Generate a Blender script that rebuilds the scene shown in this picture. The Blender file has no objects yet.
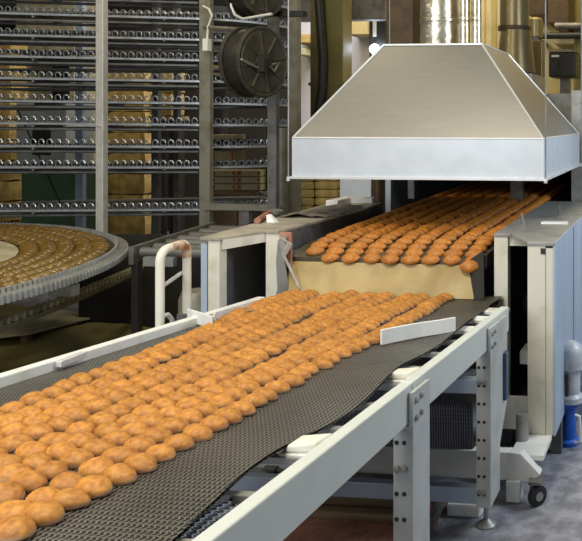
import bpy, bmesh, math, random
from mathutils import Vector, Matrix
random.seed(11)
sc = bpy.context.scene
COL = sc.collection
PI = math.pi

# ------------------------------------------------------------------ camera
FPX = 760.0; PPX = 600.0; PPY = 121.0; EYE = 1.55
YAW = math.atan2(80, FPX); CY, SY = math.cos(YAW), math.sin(YAW)
cd = bpy.data.cameras.new('camera'); cam = bpy.data.objects.new('camera', cd); COL.objects.link(cam)
cam.location = (0, 0, EYE); cam.rotation_euler = (PI/2, 0, YAW)
cd.sensor_fit = 'HORIZONTAL'; cd.sensor_width = 36.0; cd.lens = 36.0*FPX/582
cd.shift_x = -(PPX-291)/582; cd.shift_y = -(270.5-PPY)/582
cd.clip_start = 0.05; cd.clip_end = 100
sc.camera = cam

def at(px, py, Y):
    """world point seen at that place of the photo, at world depth Y"""
    u = (px-PPX)/FPX; v = -(py-PPY)/FPX
    d = Vector((u*CY-SY, u*SY+CY, v))
    return d*(Y/d.y) + Vector((0, 0, EYE))
def atz(px, py, Z):
    u = (px-PPX)/FPX; v = -(py-PPY)/FPX
    d = Vector((u*CY-SY, u*SY+CY, v))
    return d*((Z-EYE)/d.z) + Vector((0, 0, EYE))
def seen(p):
    r = p[0]*CY+p[1]*SY; f = -p[0]*SY+p[1]*CY
    return PPX+FPX*r/f, PPY-FPX*(p[2]-EYE)/f

# ------------------------------------------------------------------ materials
def mat(name, col, rough=.55, metal=0.0, col2=None, nscale=18, bump=0.0, bscale=60, lo=.45, hi=.7, spec=.5, coat=0, stretch=None):
    m = bpy.data.materials.new(name); m.use_nodes = True
    nt = m.node_tree; b = nt.nodes['Principled BSDF']
    b.inputs['Base Color'].default_value = (*col, 1); b.inputs['Roughness'].default_value = rough
    b.inputs['Metallic'].default_value = metal; b.inputs['Specular IOR Level'].default_value = spec
    b.inputs['Coat Weight'].default_value = coat
    tc = nt.nodes.new('ShaderNodeTexCoord'); mp = nt.nodes.new('ShaderNodeMapping')
    nt.links.new(tc.outputs['Object'], mp.inputs[0])
    if stretch: mp.inputs['Scale'].default_value = stretch
    if col2 is not None:
        n = nt.nodes.new('ShaderNodeTexNoise'); n.inputs['Scale'].default_value = nscale; n.inputs['Detail'].default_value = 6
        r = nt.nodes.new('ShaderNodeValToRGB')
        r.color_ramp.elements[0].position = lo; r.color_ramp.elements[0].color = (*col, 1)
        r.color_ramp.elements[1].position = hi; r.color_ramp.elements[1].color = (*col2, 1)
        nt.links.new(mp.outputs[0], n.inputs['Vector']); nt.links.new(n.outputs['Fac'], r.inputs[0])
        nt.links.new(r.outputs[0], b.inputs['Base Color'])
    if bump:
        n2 = nt.nodes.new('ShaderNodeTexNoise'); n2.inputs['Scale'].default_value = bscale; n2.inputs['Detail'].default_value = 5
        bp = nt.nodes.new('ShaderNodeBump'); bp.inputs['Strength'].default_value = bump; bp.inputs['Distance'].default_value = .01
        nt.links.new(mp.outputs[0], n2.inputs['Vector']); nt.links.new(n2.outputs['Fac'], bp.inputs['Height'])
        nt.links.new(bp.outputs[0], b.inputs['Normal'])
    return m

def mesh_belt_mat(name, dark, light, pitch, metal=.35):
    """woven wire: zigzag wires along the belt crossed by rods, dark gaps between"""
    m = bpy.data.materials.new(name); m.use_nodes = True
    nt = m.node_tree; b = nt.nodes['Principled BSDF']; N = nt.nodes.new; L = nt.links.new
    tc = N('ShaderNodeTexCoord'); sp = N('ShaderNodeSeparateXYZ'); L(tc.outputs['Object'], sp.inputs[0])
    def mth(op, a, bb=None):
        n = N('ShaderNodeMath'); n.operation = op
        for i, q in enumerate((a, bb)):
            if q is None: continue
            if isinstance(q, (int, float)): n.inputs[i].default_value = q
            else: L(q, n.inputs[i])
        return n.outputs[0]
    yz = mth('ADD', sp.outputs['Y'], sp.outputs['Z'])
    tri = mth('PINGPONG', yz, pitch*.75)
    zx = mth('ADD', sp.outputs['X'], mth('MULTIPLY', tri, .55))
    s1 = mth('ABSOLUTE', mth('SINE', mth('MULTIPLY', zx, PI/pitch)))
    s2 = mth('ABSOLUTE', mth('SINE', mth('MULTIPLY', yz, PI/(pitch*1.5))))
    h = mth('MAXIMUM', mth('POWER', s1, 2.5), mth('MULTIPLY', mth('POWER', s2, 8), .55))
    nz = N('ShaderNodeTexNoise'); nz.inputs['Scale'].default_value = 5; L(tc.outputs['Object'], nz.inputs['Vector'])
    h2 = mth('MULTIPLY', h, mth('ADD', mth('MULTIPLY', nz.outputs['Fac'], .9), .5))
    r = N('ShaderNodeValToRGB'); r.color_ramp.elements[0].position = .15; r.color_ramp.elements[0].color = (*dark, 1)
    r.color_ramp.elements[1].position = .95; r.color_ramp.elements[1].color = (*light, 1)
    L(h2, r.inputs[0]); L(r.outputs[0], b.inputs['Base Color'])
    bp = N('ShaderNodeBump'); bp.inputs['Strength'].default_value = .9; bp.inputs['Distance'].default_value = .004
    L(h, bp.inputs['Height']); L(bp.outputs[0], b.inputs['Normal'])
    b.inputs['Metallic'].default_value = metal; b.inputs['Roughness'].default_value = .42
    return m

def bun_mat(name, top, top2, rim, lo, hi, rough, coat=0):
    """baked crust: golden top freckled with noise, paler soft rim near the base"""
    m = bpy.data.materials.new(name); m.use_nodes = True
    nt = m.node_tree; b = nt.nodes['Principled BSDF']; N = nt.nodes.new; L = nt.links.new
    tc = N('ShaderNodeTexCoord'); oi = N('ShaderNodeObjectInfo')
    ad = N('ShaderNodeVectorMath'); ad.operation = 'ADD'; L(tc.outputs['Object'], ad.inputs[0]); L(oi.outputs['Random'], ad.inputs[1])
    n = N('ShaderNodeTexNoise'); n.inputs['Scale'].default_value = 75; n.inputs['Detail'].default_value = 6; L(ad.outputs[0], n.inputs['Vector'])
    r = N('ShaderNodeValToRGB'); r.color_ramp.elements[0].position = .35; r.color_ramp.elements[0].color = (*top2, 1)
    r.color_ramp.elements[1].position = .62; r.color_ramp.elements[1].color = (*top, 1); L(n.outputs['Fac'], r.inputs[0])
    sp = N('ShaderNodeSeparateXYZ'); L(tc.outputs['Object'], sp.inputs[0])
    mr = N('ShaderNodeMapRange'); mr.inputs[1].default_value = lo; mr.inputs[2].default_value = hi; mr.inputs[3].default_value = 1; mr.inputs[4].default_value = 0
    L(sp.outputs['Z'], mr.inputs[0])
    mx = N('ShaderNodeMix'); mx.data_type = 'RGBA'; L(mr.outputs[0], mx.inputs[0]); L(r.outputs[0], mx.inputs[6]); mx.inputs[7].default_value = (*rim, 1)
    hs = N('ShaderNodeHueSaturation'); L(mx.outputs[2], hs.inputs['Color'])
    vr = N('ShaderNodeMapRange'); vr.inputs[3].default_value = .86; vr.inputs[4].default_value = 1.12; L(oi.outputs['Random'], vr.inputs[0]); L(vr.outputs[0], hs.inputs['Value'])
    L(hs.outputs[0], b.inputs['Base Color'])
    bp = N('ShaderNodeBump'); bp.inputs['Strength'].default_value = .35; bp.inputs['Distance'].default_value = .006; L(n.outputs['Fac'], bp.inputs['Height']); L(bp.outputs[0], b.inputs['Normal'])
    b.inputs['Roughness'].default_value = rough; b.inputs['Coat Weight'].default_value = coat; b.inputs['Coat Roughness'].default_value = .25
    return m

def emit(name, col, s):
    m = bpy.data.materials.new(name); m.use_nodes = True; b = m.node_tree.nodes['Principled BSDF']
    b.inputs['Emission Color'].default_value = (*col, 1); b.inputs['Emission Strength'].default_value = s
    return m

M = dict(
 cream=mat('cream_paint', (.72,.69,.58), .5, 0, (.50,.46,.34), 9, lo=.52, hi=.85),
 rail=mat('rail_paint', (.62,.64,.58), .42, 0, (.54,.55,.47), 6, lo=.5, hi=.9),
 white=mat('white_paint', (.80,.79,.74), .45, 0, (.66,.63,.54), 12, lo=.55, hi=.8),
 leg=mat('leg_paint', (.52,.53,.51), .45, .1, (.42,.42,.39), 8),
 blue=mat('pale_blue_paint', (.47,.55,.66), .4, .15, (.36,.43,.53), 6, lo=.4, hi=.75, stretch=(1,1,.15)),
 steel=mat('brushed_steel', (.36,.355,.33), .42, .95, (.325,.32,.295), 30, lo=.3, hi=.75, stretch=(.2,1,4)),
 skirt=mat('galvanised_sheet', (.62,.66,.70), .42, .35, (.55,.59,.63), 7, lo=.4, hi=.7),
 trim=mat('bright_edge', (.74,.74,.72), .35, .4),
 tierglint=mat('tier_edge_glint', (.42,.45,.49), .4, .4, (.30,.32,.35), 14),  # bluish highlight along the tier edges painted into the colour
 dsteel=mat('grey_steel', (.22,.22,.21), .5, .5, (.14,.13,.11), 12),
 dusty=mat('dusty_warm_steel', (.46,.42,.32), .5, .15, (.28,.25,.19), 7, lo=.4, hi=.7),
 msteel=mat('mid_steel', (.36,.36,.34), .42, .5, (.25,.24,.21), 12),
 post=mat('aged_steel_post', (.26,.25,.20), .5, .25, (.18,.16,.11), 9),
 bpost=mat('bright_steel_post', (.66,.65,.61), .42, .3, (.54,.53,.49), 14),
 dark=mat('dark_interior', (.022,.020,.017), .8, 0, (.012,.011,.01), 8),  # near-black, puts the shade inside housings into the colour
 black=mat('black_plastic', (.018,.017,.015), .45, 0, (.03,.028,.022), 20),
 reel=mat('dusty_black_plastic', (.065,.055,.035), .6, 0, (.028,.025,.018), 14, lo=.4, hi=.65),
 belt=mesh_belt_mat('woven_wire_belt', (.010,.009,.008), (.24,.225,.19), .0105),
 beltr=mesh_belt_mat('return_wire_belt', (.012,.014,.02), (.36,.39,.46), .010),  # same wire belt, with the bluish light on it put into the colour
 oven_belt=mat('oven_steel_belt', (.10,.085,.05), .5, .5, (.045,.038,.024), 14),
 sheet=mat('parchment_sheet', (.44,.33,.14), .5, 0, (.30,.21,.07), 6, bump=.25, bscale=14, lo=.4, hi=.72),
 rust=mat('rust', (.40,.17,.11), .8, 0, (.22,.095,.065), 24, bump=.5, bscale=70),
 wood=mat('weathered_wood', (.27,.19,.10), .75, 0, (.13,.085,.045), 8, stretch=(.3,4,4)),
 tank=mat('olive_paint', (.16,.135,.035), .5, 0, (.12,.10,.026), 3),
 tarp=mat('olive_tarp', (.27,.23,.09), .55, 0, (.16,.135,.05), 5, bump=.4, bscale=9),
 board=mat('dusty_board', (.50,.45,.31), .6, 0, (.28,.25,.15), 6),
 bag=mat('yellow_sack', (.60,.43,.15), .55, 0, (.34,.22,.06), 9, bump=.4, bscale=16, lo=.4, hi=.7),
 carton=mat('cream_carton', (.56,.50,.30), .6, 0, (.46,.40,.22), 5),
 red=mat('red_print', (.42,.10,.04), .6),
 pipe=mat('warm_grey_pipe', (.30,.24,.12), .35, .6, (.20,.15,.07), 8, stretch=(1,1,.2)),
 foil=mat('crumpled_foil', (.74,.68,.53), .3, .85, (.48,.42,.29), 7, bump=.7, bscale=16, lo=.4, hi=.66, stretch=(1,1,1.6)),
 redpipe=mat('oxide_pipe', (.085,.05,.02), .5, .2, (.05,.028,.012), 12),
 motor=mat('grey_motor_paint', (.58,.60,.62), .45, .1, (.34,.37,.40), 9),
 vblue=mat('bright_blue_paint', (.01,.11,.55), .4, 0, (.01,.07,.35), 12),
 sblue=mat('slate_blue_plastic', (.05,.09,.16), .4),
 rubber=mat('rubber', (.016,.016,.018), .7),
 cloth=mat('grey_rag', (.20,.18,.15), .9, 0, (.10,.09,.07), 14, bump=.6, bscale=30),
 plastic=mat('clear_film', (.42,.40,.36), .28, 0, (.22,.20,.16), 12, bump=.6, bscale=30),
 card=mat('faded_red_board', (.48,.24,.16), .7, 0, (.36,.14,.09), 10),
 green=mat('dark_green_paint', (.055,.105,.055), .6, 0, (.04,.075,.042), 5),
 gcab=mat('grey_cabinet_paint', (.30,.31,.30), .5, 0, (.24,.24,.23), 5),
 wallr=mat('ochre_wall', (.50,.40,.17), .8, 0, (.38,.29,.10), 2.2, bump=.1),
 wallm=mat('pale_wall', (.62,.60,.62), .8, 0, (.52,.50,.52), 1.5),
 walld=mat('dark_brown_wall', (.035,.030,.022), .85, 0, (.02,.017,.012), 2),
 ceil=mat('ceiling_grey', (.34,.31,.24), .9, 0, (.28,.25,.18), 2),
 floor=mat('worn_concrete', (.34,.34,.38), .6, 0, (.19,.19,.21), 14, bump=.8, bscale=40, lo=.36, hi=.6),
 bun=bun_mat('golden_crust', (.55,.238,.036), (.36,.130,.018), (.60,.36,.21), .003, .012, .58),
 bun2=bun_mat('deep_golden_crust', (.52,.20,.028), (.35,.115,.015), (.44,.17,.045), .0, .012, .5),
 glaze=bun_mat('brown_glazed_crust', (.20,.115,.017), (.13,.07,.010), (.32,.23,.08), .002, .010, .32, .6),
)

# ------------------------------------------------------------------ mesh builder
class MB:
    def __init__(s): s.v = []; s.f = []; s.mi = []; s.cur = 0
    def add(s, vs, fs):
        o = len(s.v); s.v += [Vector(p) for p in vs]
        for f in fs: s.f.append([i+o for i in f]); s.mi.append(s.cur)
        return s
    def hexa(s, p):   # p: 4 bottom (ccw from above), 4 top
        return s.add(p, [(3,2,1,0),(4,5,6,7),(0,1,5,4),(1,2,6,5),(2,3,7,6),(3,0,4,7)])
    def box(s, x0, x1, y0, y1, z0, z1):
        return s.hexa([(x0,y0,z0),(x1,y0,z0),(x1,y1,z0),(x0,y1,z0),(x0,y0,z1),(x1,y0,z1),(x1,y1,z1),(x0,y1,z1)])
    def beam(s, x0, x1, y0, y1, f, h):   # beam along Y whose top follows f(Y), height h
        return s.hexa([(x0,y0,f(y0)-h),(x1,y0,f(y0)-h),(x1,y1,f(y1)-h),(x0,y1,f(y1)-h),(x0,y0,f(y0)),(x1,y0,f(y0)),(x1,y1,f(y1)),(x0,y1,f(y1))])
    def poly(s, pts, z0, z1):            # vertical prism of an xy outline, counter-clockwise
        n = len(pts); vs = [(p[0],p[1],z0) for p in pts]+[(p[0],p[1],z1) for p in pts]
        return s.add(vs, [tuple(range(n-1,-1,-1)), tuple(range(n,2*n))]+[(i,(i+1)%n,n+(i+1)%n,n+i) for i in range(n)])
    def extr(s, prof, x0, x1, axis='x'): # closed profile extruded along x (profile in y,z) or y (profile in x,z)
        n = len(prof)
        if axis == 'x': vs = [(x0,a,b) for a,b in prof]+[(x1,a,b) for a,b in prof]
        else: vs = [(a,x0,b) for a,b in prof]+[(a,x1,b) for a,b in prof]
        return s.add(vs, [tuple(range(n)), tuple(range(2*n-1,n-1,-1))]+[(i,n+i,n+(i+1)%n,(i+1)%n) for i in range(n)])
    def tube(s, pts, r, n=10, closed=False):
        pts = [Vector(p) for p in pts]; m = len(pts); o = len(s.v); ref = None
        for i, p in enumerate(pts):
            if closed: t = pts[(i+1)%m]-pts[i-1]
            else: t = pts[min(i+1,m-1)]-pts[max(i-1,0)]
            t.normalize()
            if ref is None: ref = Vector((0,0,1)) if abs(t.z) < .9 else Vector((1,0,0))
            a = (ref-t*ref.dot(t)).normalized(); b = t.cross(a); ref = a
            rr = r[i] if isinstance(r, (list, tuple)) else r
            for k in range(n): s.v.append(p+(a*math.cos(2*PI*k/n)+b*math.sin(2*PI*k/n))*rr)
        for i in range(m if closed else m-1):
            for k in range(n):
                j = (i+1)%m
                s.f.append([o+i*n+k, o+i*n+(k+1)%n, o+j*n+(k+1)%n, o+j*n+k]); s.mi.append(s.cur)
        if not closed:
            s.f.append([o+k for k in range(n)][::-1]); s.mi.append(s.cur)
            s.f.append([o+(m-1)*n+k for k in range(n)]); s.mi.append(s.cur)
        return s
    def lathe(s, prof, c, ax=(0,0,1), n=24):   # prof: (radius, height along axis)
        ax = Vector(ax).normalized(); ref = Vector((1,0,0)) if abs(ax.x) < .9 else Vector((0,1,0))
        a = (ref-ax*ref.dot(ax)).normalized(); b = ax.cross(a); c = Vector(c); o = len(s.v); m = len(prof)
        for r, h in prof:
            for k in range(n): s.v.append(c+ax*h+(a*math.cos(2*PI*k/n)+b*math.sin(2*PI*k/n))*max(r,1e-4))
        for i in range(m-1):
            for k in range(n):
                s.f.append([o+i*n+k, o+i*n+(k+1)%n, o+(i+1)*n+(k+1)%n, o+(i+1)*n+k]); s.mi.append(s.cur)
        s.f.append([o+k for k in range(n)][::-1]); s.mi.append(s.cur)
        s.f.append([o+(m-1)*n+k for k in range(n)]); s.mi.append(s.cur)
        return s
    def cyl(s, p, q, r, n=16):
        p = Vector(p); q = Vector(q); return s.lathe([(r,0),(r,(q-p).length)], p, q-p, n)
    def build(s, name, mats, parent=None, loc=None, bevel=0, smooth=False):
        base = Vector((0,0,0))
        if parent is not None:
            r = parent
            while r.parent: r = r.parent
            base = Vector(r.location)
        elif loc is not None: base = Vector(loc)
        me = bpy.data.meshes.new(name); me.from_pydata([v-base for v in s.v], [], s.f)
        if not isinstance(mats, (list, tuple)): mats = [mats]
        for m in mats: me.materials.append(m)
        for i, p in enumerate(me.polygons): p.material_index = s.mi[i]
        bm = bmesh.new(); bm.from_mesh(me); bmesh.ops.recalc_face_normals(bm, faces=bm.faces)
        if smooth:
            for f in bm.faces: f.smooth = True
            for e in bm.edges:
                if len(e.link_faces) == 2 and e.calc_face_angle(0) > math.radians(38): e.smooth = False
        bm.to_mesh(me); bm.free()
        o = bpy.data.objects.new(name, me); COL.objects.link(o)
        if parent is not None: o.parent = parent
        elif loc is not None: o.location = loc
        if bevel:
            b = o.modifiers.new('bevel', 'BEVEL'); b.width = bevel; b.segments = 2; b.limit_method = 'ANGLE'
        return o

def tag(o, label, cat, group=None, kind=None):
    o['label'] = label; o['category'] = cat
    if group: o['group'] = group
    if kind: o['kind'] = kind
    return o
def thing(name, loc, label, cat, group=None):
    o = bpy.data.objects.new(name, None); COL.objects.link(o); o.location = loc; o.empty_display_size = .1
    return tag(o, label, cat, group)
def struct(o): o['kind'] = 'structure'; return o
def arc(c, r, a0, a1, n, z=None):
    return [Vector((c[0]+r*math.cos(a0+(a1-a0)*i/n), c[1]+r*math.sin(a0+(a1-a0)*i/n), c[2] if z is None else z)) for i in range(n+1)]

# ------------------------------------------------------------------ the room
struct(MB().box(-9, 3.2, -1.0, 10.4, -.1, 0).build('floor', M['floor']))
struct(MB().box(-3.55, 3.2, 10.0, 10.15, 0, 4.4).build('wall_back', M['wallr']))
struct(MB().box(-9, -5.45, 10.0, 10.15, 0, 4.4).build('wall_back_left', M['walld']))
struct(MB().box(-5.45, -3.55, 10.0, 10.15, 0, 4.4).build('wall_back_middle', M['wallm']))
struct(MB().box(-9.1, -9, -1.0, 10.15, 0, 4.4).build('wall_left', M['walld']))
struct(MB().box(-9, 3.2, 2.6, 10.15, 4.4, 4.5).build('ceiling', M['ceil']))

# ------------------------------------------------------------------ lower belt conveyor
T = lambda y: .9747-.0659*y
XR, XL = -.719, -1.886
BT = lambda y: T(y)-.030          # belt surface
conv = thing('belt_conveyor', (-1.3, 2.0, 0), 'long cream framed conveyor with a dark woven wire belt sloping away in the foreground', 'conveyor')
rr = MB().beam(XR-.034, XR, .62, 1.985, T, .104).build('side_rail', M['rail'], conv, bevel=.004)
r2 = MB().beam(XR-.034, XR, 1.99, 3.15, T, .104).build('side_rail', M['rail'], conv, bevel=.004)
ll = MB().beam(XL, XL+.036, .75, 3.235, T, .104).build('side_rail', M['white'], conv, bevel=.004)
m = MB()
nx, ny = 24, 60
x0b, x1b, y0b, y1b = XL+.037, -.842, .55, 3.53
for (dz) in (0, -.008):
    o = len(m.v)
    for j in range(ny+1):
        y = y0b+(y1b-y0b)*j/ny
        for i in range(nx+1):
            x = x0b+(x1b-x0b)*i/nx
            w = .010*max(0, (i/nx-.72)/.28)**2*math.sin(y*9+1)   # slack, wavy right edge
            m.v.append(Vector((x+(.012*math.sin(y*7.3) if i == nx else 0), y, BT(y)+w+dz)))
    for j in range(ny):
        for i in range(nx):
            a = o+j*(nx+1)+i
            m.f.append([a, a+1, a+nx+2, a+nx+1]); m.mi.append(0)
m.build('mesh_belt', M['belt'], conv, smooth=True)
m = MB()
for k in range(14):                   # carrying bars under the belt
    y = .8+k*.19
    MB().box(XL+.036, XR-.034, y, y+.02, BT(y)-.034, BT(y)-.02).build('carrying_bar', M['msteel'], conv)
MB().cyl((XL+.04, 3.49, BT(3.49)-.05), (XR-.12, 3.49, BT(3.49)-.05), .042, 20).build('end_roller', M['dsteel'], conv, smooth=True)
# return belt: hangs under the frame, its loop end seen between the legs, and a slack edge by the rail
m = MB()
prof = [(2.86,.45),(2.865,.36),(2.87,.28),(2.93,.27),(3.3,.30),(3.3,.31),(2.95,.285),(2.89,.30),(2.885,.36),(2.88,.45),(3.2,.47),(3.2,.48),(2.88,.462)]
m.extr(prof, -1.55, -.80, 'x'); m.build('return_belt', M['beltr'], conv)
m = MB()
o = 0
for j in range(21):
    y = 1.15+.26*j/20; sag = .018*math.sin(j/20*PI)
    for i, (dx, dz) in enumerate([(-.855,-.02),(-.838,-.033),(-.815,-.05),(-.792,-.062),(-.77,-.068)]):
        m.v.append(Vector((dx, y, BT(y)+dz-.012+sag)))
for j in range(20):
    for i in range(4):
        a = j*5+i; m.f.append([a,a+1,a+6,a+5]); m.mi.append(0)
m.build('slack_belt_edge', M['beltr'], conv, smooth=True)
# white wear blocks with plates on the right edge
for (px, py, ww, dd) in [(304,437,.048,.10),(403,369,.04,.085),(463,322,.04,.05),(474,312,.04,.05),(483,304,.04,.05)]:
    q = atz(px, py, .80)
    for _ in range(6): q = atz(px, py, BT(q.y)+.012)
    y = q.y; z = BT(y)
    b = MB().box(-.868, -.754, y-.035, y+.035, z-.026, z-.012).build('bracket', M['white'], conv, bevel=.002)
    if py > 330:
        MB().hexa([(-.855,y-dd*.34,z-.012),(-.785,y-dd*.26,z-.012),(-.768,y+dd*.32,z-.012),(-.845,y+dd*.26,z-.012),
               (-.852,y-dd*.30,z+.006),(-.788,y-dd*.22,z+.012),(-.772,y+dd*.28,z+.014),(-.842,y+dd*.22,z+.008)]).build('wear_block', M['cream'], b, bevel=.006)
y = 2.13; z = BT(y)
MB().box(XL+.036, XL+.056, y-.05, y+.05, z+.012, z+.031).build('bracket', M['trim'], conv, bevel=.002)
# legs
def leg(y0, y1w, wtop, wbot, ytap, foot):
    X0, X1 = XR-.040, XR+.014
    m = MB()
    ztop = T(y0)-.022
    lp = m.extr([(y0,.10),(y0+wbot,.10),(y0+wbot+.0,ytap-.12),(y0+wtop,ytap),(y0+wtop,T(y0+wtop)-.018),(y0,T(y0)-.018)], X1-.012, X1, 'x')   # outer plate
    m.box(X0, X1-.012, y0, y0+.008, .10, T(y0)-.108)                                     # web facing the camera
    m.cur = 1
    for k in range(9):                                                                    # bolt holes in the web
        z = .15+k*.068
        if z > T(y0)-.15: break
        for xx in (X0+.009, X0+.030): m.cyl((xx, y0-.0012, z), (xx, y0+.002, z), .0062, 10)
    o = m.build('leg', [M['leg'], M['black']], conv)
    for zz in (T(y0)-.22, .16):
        for xx in (X0+.011, X0+.031): MB().lathe([(.009,0),(.009,.008),(.005,.010)], (xx, y0, zz), (0,-1,0), 8).build('bolt', M['msteel'], o)
    for dy in (.022, .062):
        for dz in (.045, .092): MB().lathe([(.008,0),(.008,.006),(.004,.008)], (X1, y0+dy, T(y0)-dz), (1,0,0), 8).build('bolt', M['msteel'], o)
    ft = MB().lathe([(.040,0),(.040,.006),(.016,.022),(.010,.026),(.010,.10)], (XR-.02, y0+.07, 0), (0,0,1), 16)
    ft.build('levelling_foot', M['msteel'], o, smooth=True)
    return o
leg(1.955, 0, .135, .135, .5, True)
lf = leg(2.785, 0, .27, .15, .40, True)
MB().box(XR+.015, XR+.028, 2.985, 3.03, .43, .62).build('cable_clip', M['sblue'], lf, bevel=.003)
for yy in (1.955, 2.785):            # legs on the far side
    m = MB().box(XL-.012, XL, yy, yy+.13, .08, T(yy)-.02).box(XL, XL+.05, yy, yy+.008, .08, T(yy)-.11)
    o = m.build('leg', M['leg'], conv)
    MB().lathe([(.040,0),(.040,.006),(.016,.022),(.010,.026),(.010,.10)], (XL+.02, yy+.07, 0)).build('levelling_foot', M['msteel'], o, smooth=True)
MB().box(XL, XR-.03, 2.80, 2.84, .105, .165).build('cross_brace', M['blue'], conv, bevel=.003)
MB().box(XL, XR-.03, 2.80, 2.84, .52, .575).build('cross_brace', M['blue'], conv, bevel=.003)
# guide plates that funnel the gingerbreads
def plate(pts, h, t, name, mt, lift=.004):
    m = MB(); n = len(pts)
    for k, (x, y) in enumerate(pts):
        d = Vector((pts[min(k+1,n-1)][0]-pts[max(k-1,0)][0], pts[min(k+1,n-1)][1]-pts[max(k-1,0)][1])).normalized()
        nn = Vector((-d.y, d.x))*t/2
        z = BT(y)+lift
        m.v += [Vector((x-nn.x,y-nn.y,z)), Vector((x+nn.x,y+nn.y,z)), Vector((x+nn.x,y+nn.y,z+h)), Vector((x-nn.x,y-nn.y,z+h))]
    for k in range(n-1):
        for i in range(4):
            a = k*4; m.f.append([a+i, a+(i+1)%4, a+4+(i+1)%4, a+4+i]); m.mi.append(0)
    m.f.append([0,1,2,3]); m.mi.append(0); m.f.append([4*n-1,4*n-2,4*n-3,4*n-4]); m.mi.append(0)
    return m.build(name, mt, conv, bevel=.0015)
def onbelt(px, py, dz=0):
    q = atz(px, py, .78)
    for _ in range(8): q = atz(px, py, BT(q.y)+dz)
    return q
a = [onbelt(*p) for p in [(381,346),(400,342),(420,338),(440,335),(455,332)]]
plate([(p.x, p.y) for p in a], .052, .010, 'guide_plate', M['white'])
a = [onbelt(*p) for p in [(188,322),(201,326),(213,331),(215,326)]]
plate([(p.x, p.y) for p in a], .048, .008, 'guide_plate', M['white'])

# ------------------------------------------------------------------ gingerbreads
def bun_mesh(name, a, b, h, mt, seed, sub=3, crack=True):
    rn = random.Random(seed)
    bm = bmesh.new(); bmesh.ops.create_icosphere(bm, subdivisions=sub, radius=1)
    ph = [rn.uniform(0, 6) for _ in range(4)]
    for v in bm.verts:
        x, y, z = v.co; t = math.atan2(y, x)
        k = 1+.035*math.sin(2*t+ph[0])+.025*math.sin(3*t+ph[1])
        if z >= 0:
            zz = h*(z**.85)*(1+.05*math.sin(4*x+ph[2]))
            if crack: zz -= .06*h*math.exp(-((y-.15*math.sin(3*x+ph[3]))/.16)**2)*max(0, 1-abs(x)/.6)
        else: zz = max(z, -.35)*.020*1.0*h/.034
        bulge = 1+.05*(1-abs(z))
        al = (1-.18*x*x)*bulge
        if z >= 0: zz *= 1-.22*x*x
        v.co = (x*a*k*bulge, y*b*k*al, zz)
    lo = min(v.co.z for v in bm.verts)
    for v in bm.verts: v.co.z -= lo
    me = bpy.data.meshes.new(name); bm.to_mesh(me); bm.free()
    for p in me.polygons: p.use_smooth = True
    me.materials.append(mt); return me
lower = [bun_mesh('gingerbread', .0385*s, .0262*s, .0240*s, M['bun'], i) for i, s in enumerate((1, 1.04, .97, 1.02, .99))]
upper = [bun_mesh('gingerbread', .046, .034, .027, M['bun2'], 20+i) for i in range(3)]
proto = bpy.data.objects.new('gingerbread', lower[0]); COL.objects.link(proto)
tag(proto, 'golden oval gingerbread lying on the lower woven wire belt', 'gingerbread', 'gingerbreads on the lower woven belt')
first = True
def place_bun(me, loc, rot):
    global first
    if first: o = proto; first = False
    else:
        o = proto.copy(); COL.objects.link(o)
    o.data = me; o.location = loc; o.rotation_euler = rot
    return o
slope = math.atan(-.0659)
rn = random.Random(5)
def xr(y): return -1.082
def xl(y):
    k = [(1.0,-1.60),(1.4,-1.615),(1.66,-1.625),(2.1,-1.655),(2.65,-1.735),(2.95,-1.79),(3.5,-1.815)]
    for (a, xa), (b, xb) in zip(k, k[1:]):
        if y <= b: return xa+(xb-xa)*max(0, (y-a)/(b-a))
    return k[-1][1]
nlow = 0
for i in range(9):
    y = .97+(.031 if i % 2 else 0)+rn.uniform(-.006, .006)
    while y < 3.45:
        sp = abs(xl(y)-xr(y))/8
        x = xr(y)+(xl(y)-xr(y))*(i+(.17 if i in (1,3,5,7) else 0)*min(1, max(0, (y-1.6)/.6)))/8
        xx = x+rn.uniform(-.006, .006)+.010*math.sin(y*5+i*1.7)
        if i == 0: xx = min(xx, -1.078)
        me = rn.choice(lower)
        p = seen((xx, y, BT(y)+.02))
        if p[0] > -14 and p[1] < 556 and not (i == 8 and 3.0 < y < 3.05):
            lean = rn.uniform(.05, .20)
            # each lies with its far edge tipped up on the next one
            o = place_bun(me, (xx, y, BT(y)+.0255*math.sin(lean)*.55), (slope+lean, rn.uniform(-.05, .05), -.20+rn.uniform(-.2, .2)))
            k = min(1.12, .96+(sp-.064)*5); o.scale = (k, k*.98, k)
            nlow += 1
        y += rn.choice((.054, .057, .060, .064, .072))
# upper oven belt
UB = lambda y: .932+.019*(y-3.8) if y > 3.8 else .932
UX0, UX1 = -1.90, -.965
ub = thing('oven_conveyor', (-1.44, 4.6, 0), 'dark steel oven belt rising under the hood, carrying nine rows of gingerbreads', 'conveyor')
prof = [(3.585,.846),(3.560,.860),(3.562,.882),(3.60,.902),(3.68,.920),(3.80,.930),(8.5,UB(8.5)-.002),(8.5,UB(8.5)-.012),(3.80,.918),(3.69,.908),(3.61,.890),(3.585,.876),(3.60,.860)]
MB().extr(prof, UX0, UX1, 'x').build('belt', M['oven_belt'], ub)
MB().cyl((UX0, 3.63, .855), (UX1, 3.63, .855), .03, 16).build('nose_roller', M['dsteel'], ub, smooth=True)
for xx in (UX0-.03, UX1): MB().hexa([(xx,3.62,.83),(xx+.03,3.62,.83),(xx+.03,8.5,.93),(xx,8.5,.93),(xx,3.62,.90),(xx+.03,3.62,.90),(xx+.03,8.5,1.04),(xx,8.5,1.04)]).build('side_guide', M['dsteel'], ub)
for yy in (3.9, 7.8):
    for xx in (UX0+.05, UX1-.1): MB().box(xx, xx+.05, yy, yy+.05, 0, .88).build('leg', M['dsteel'], ub)
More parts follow.
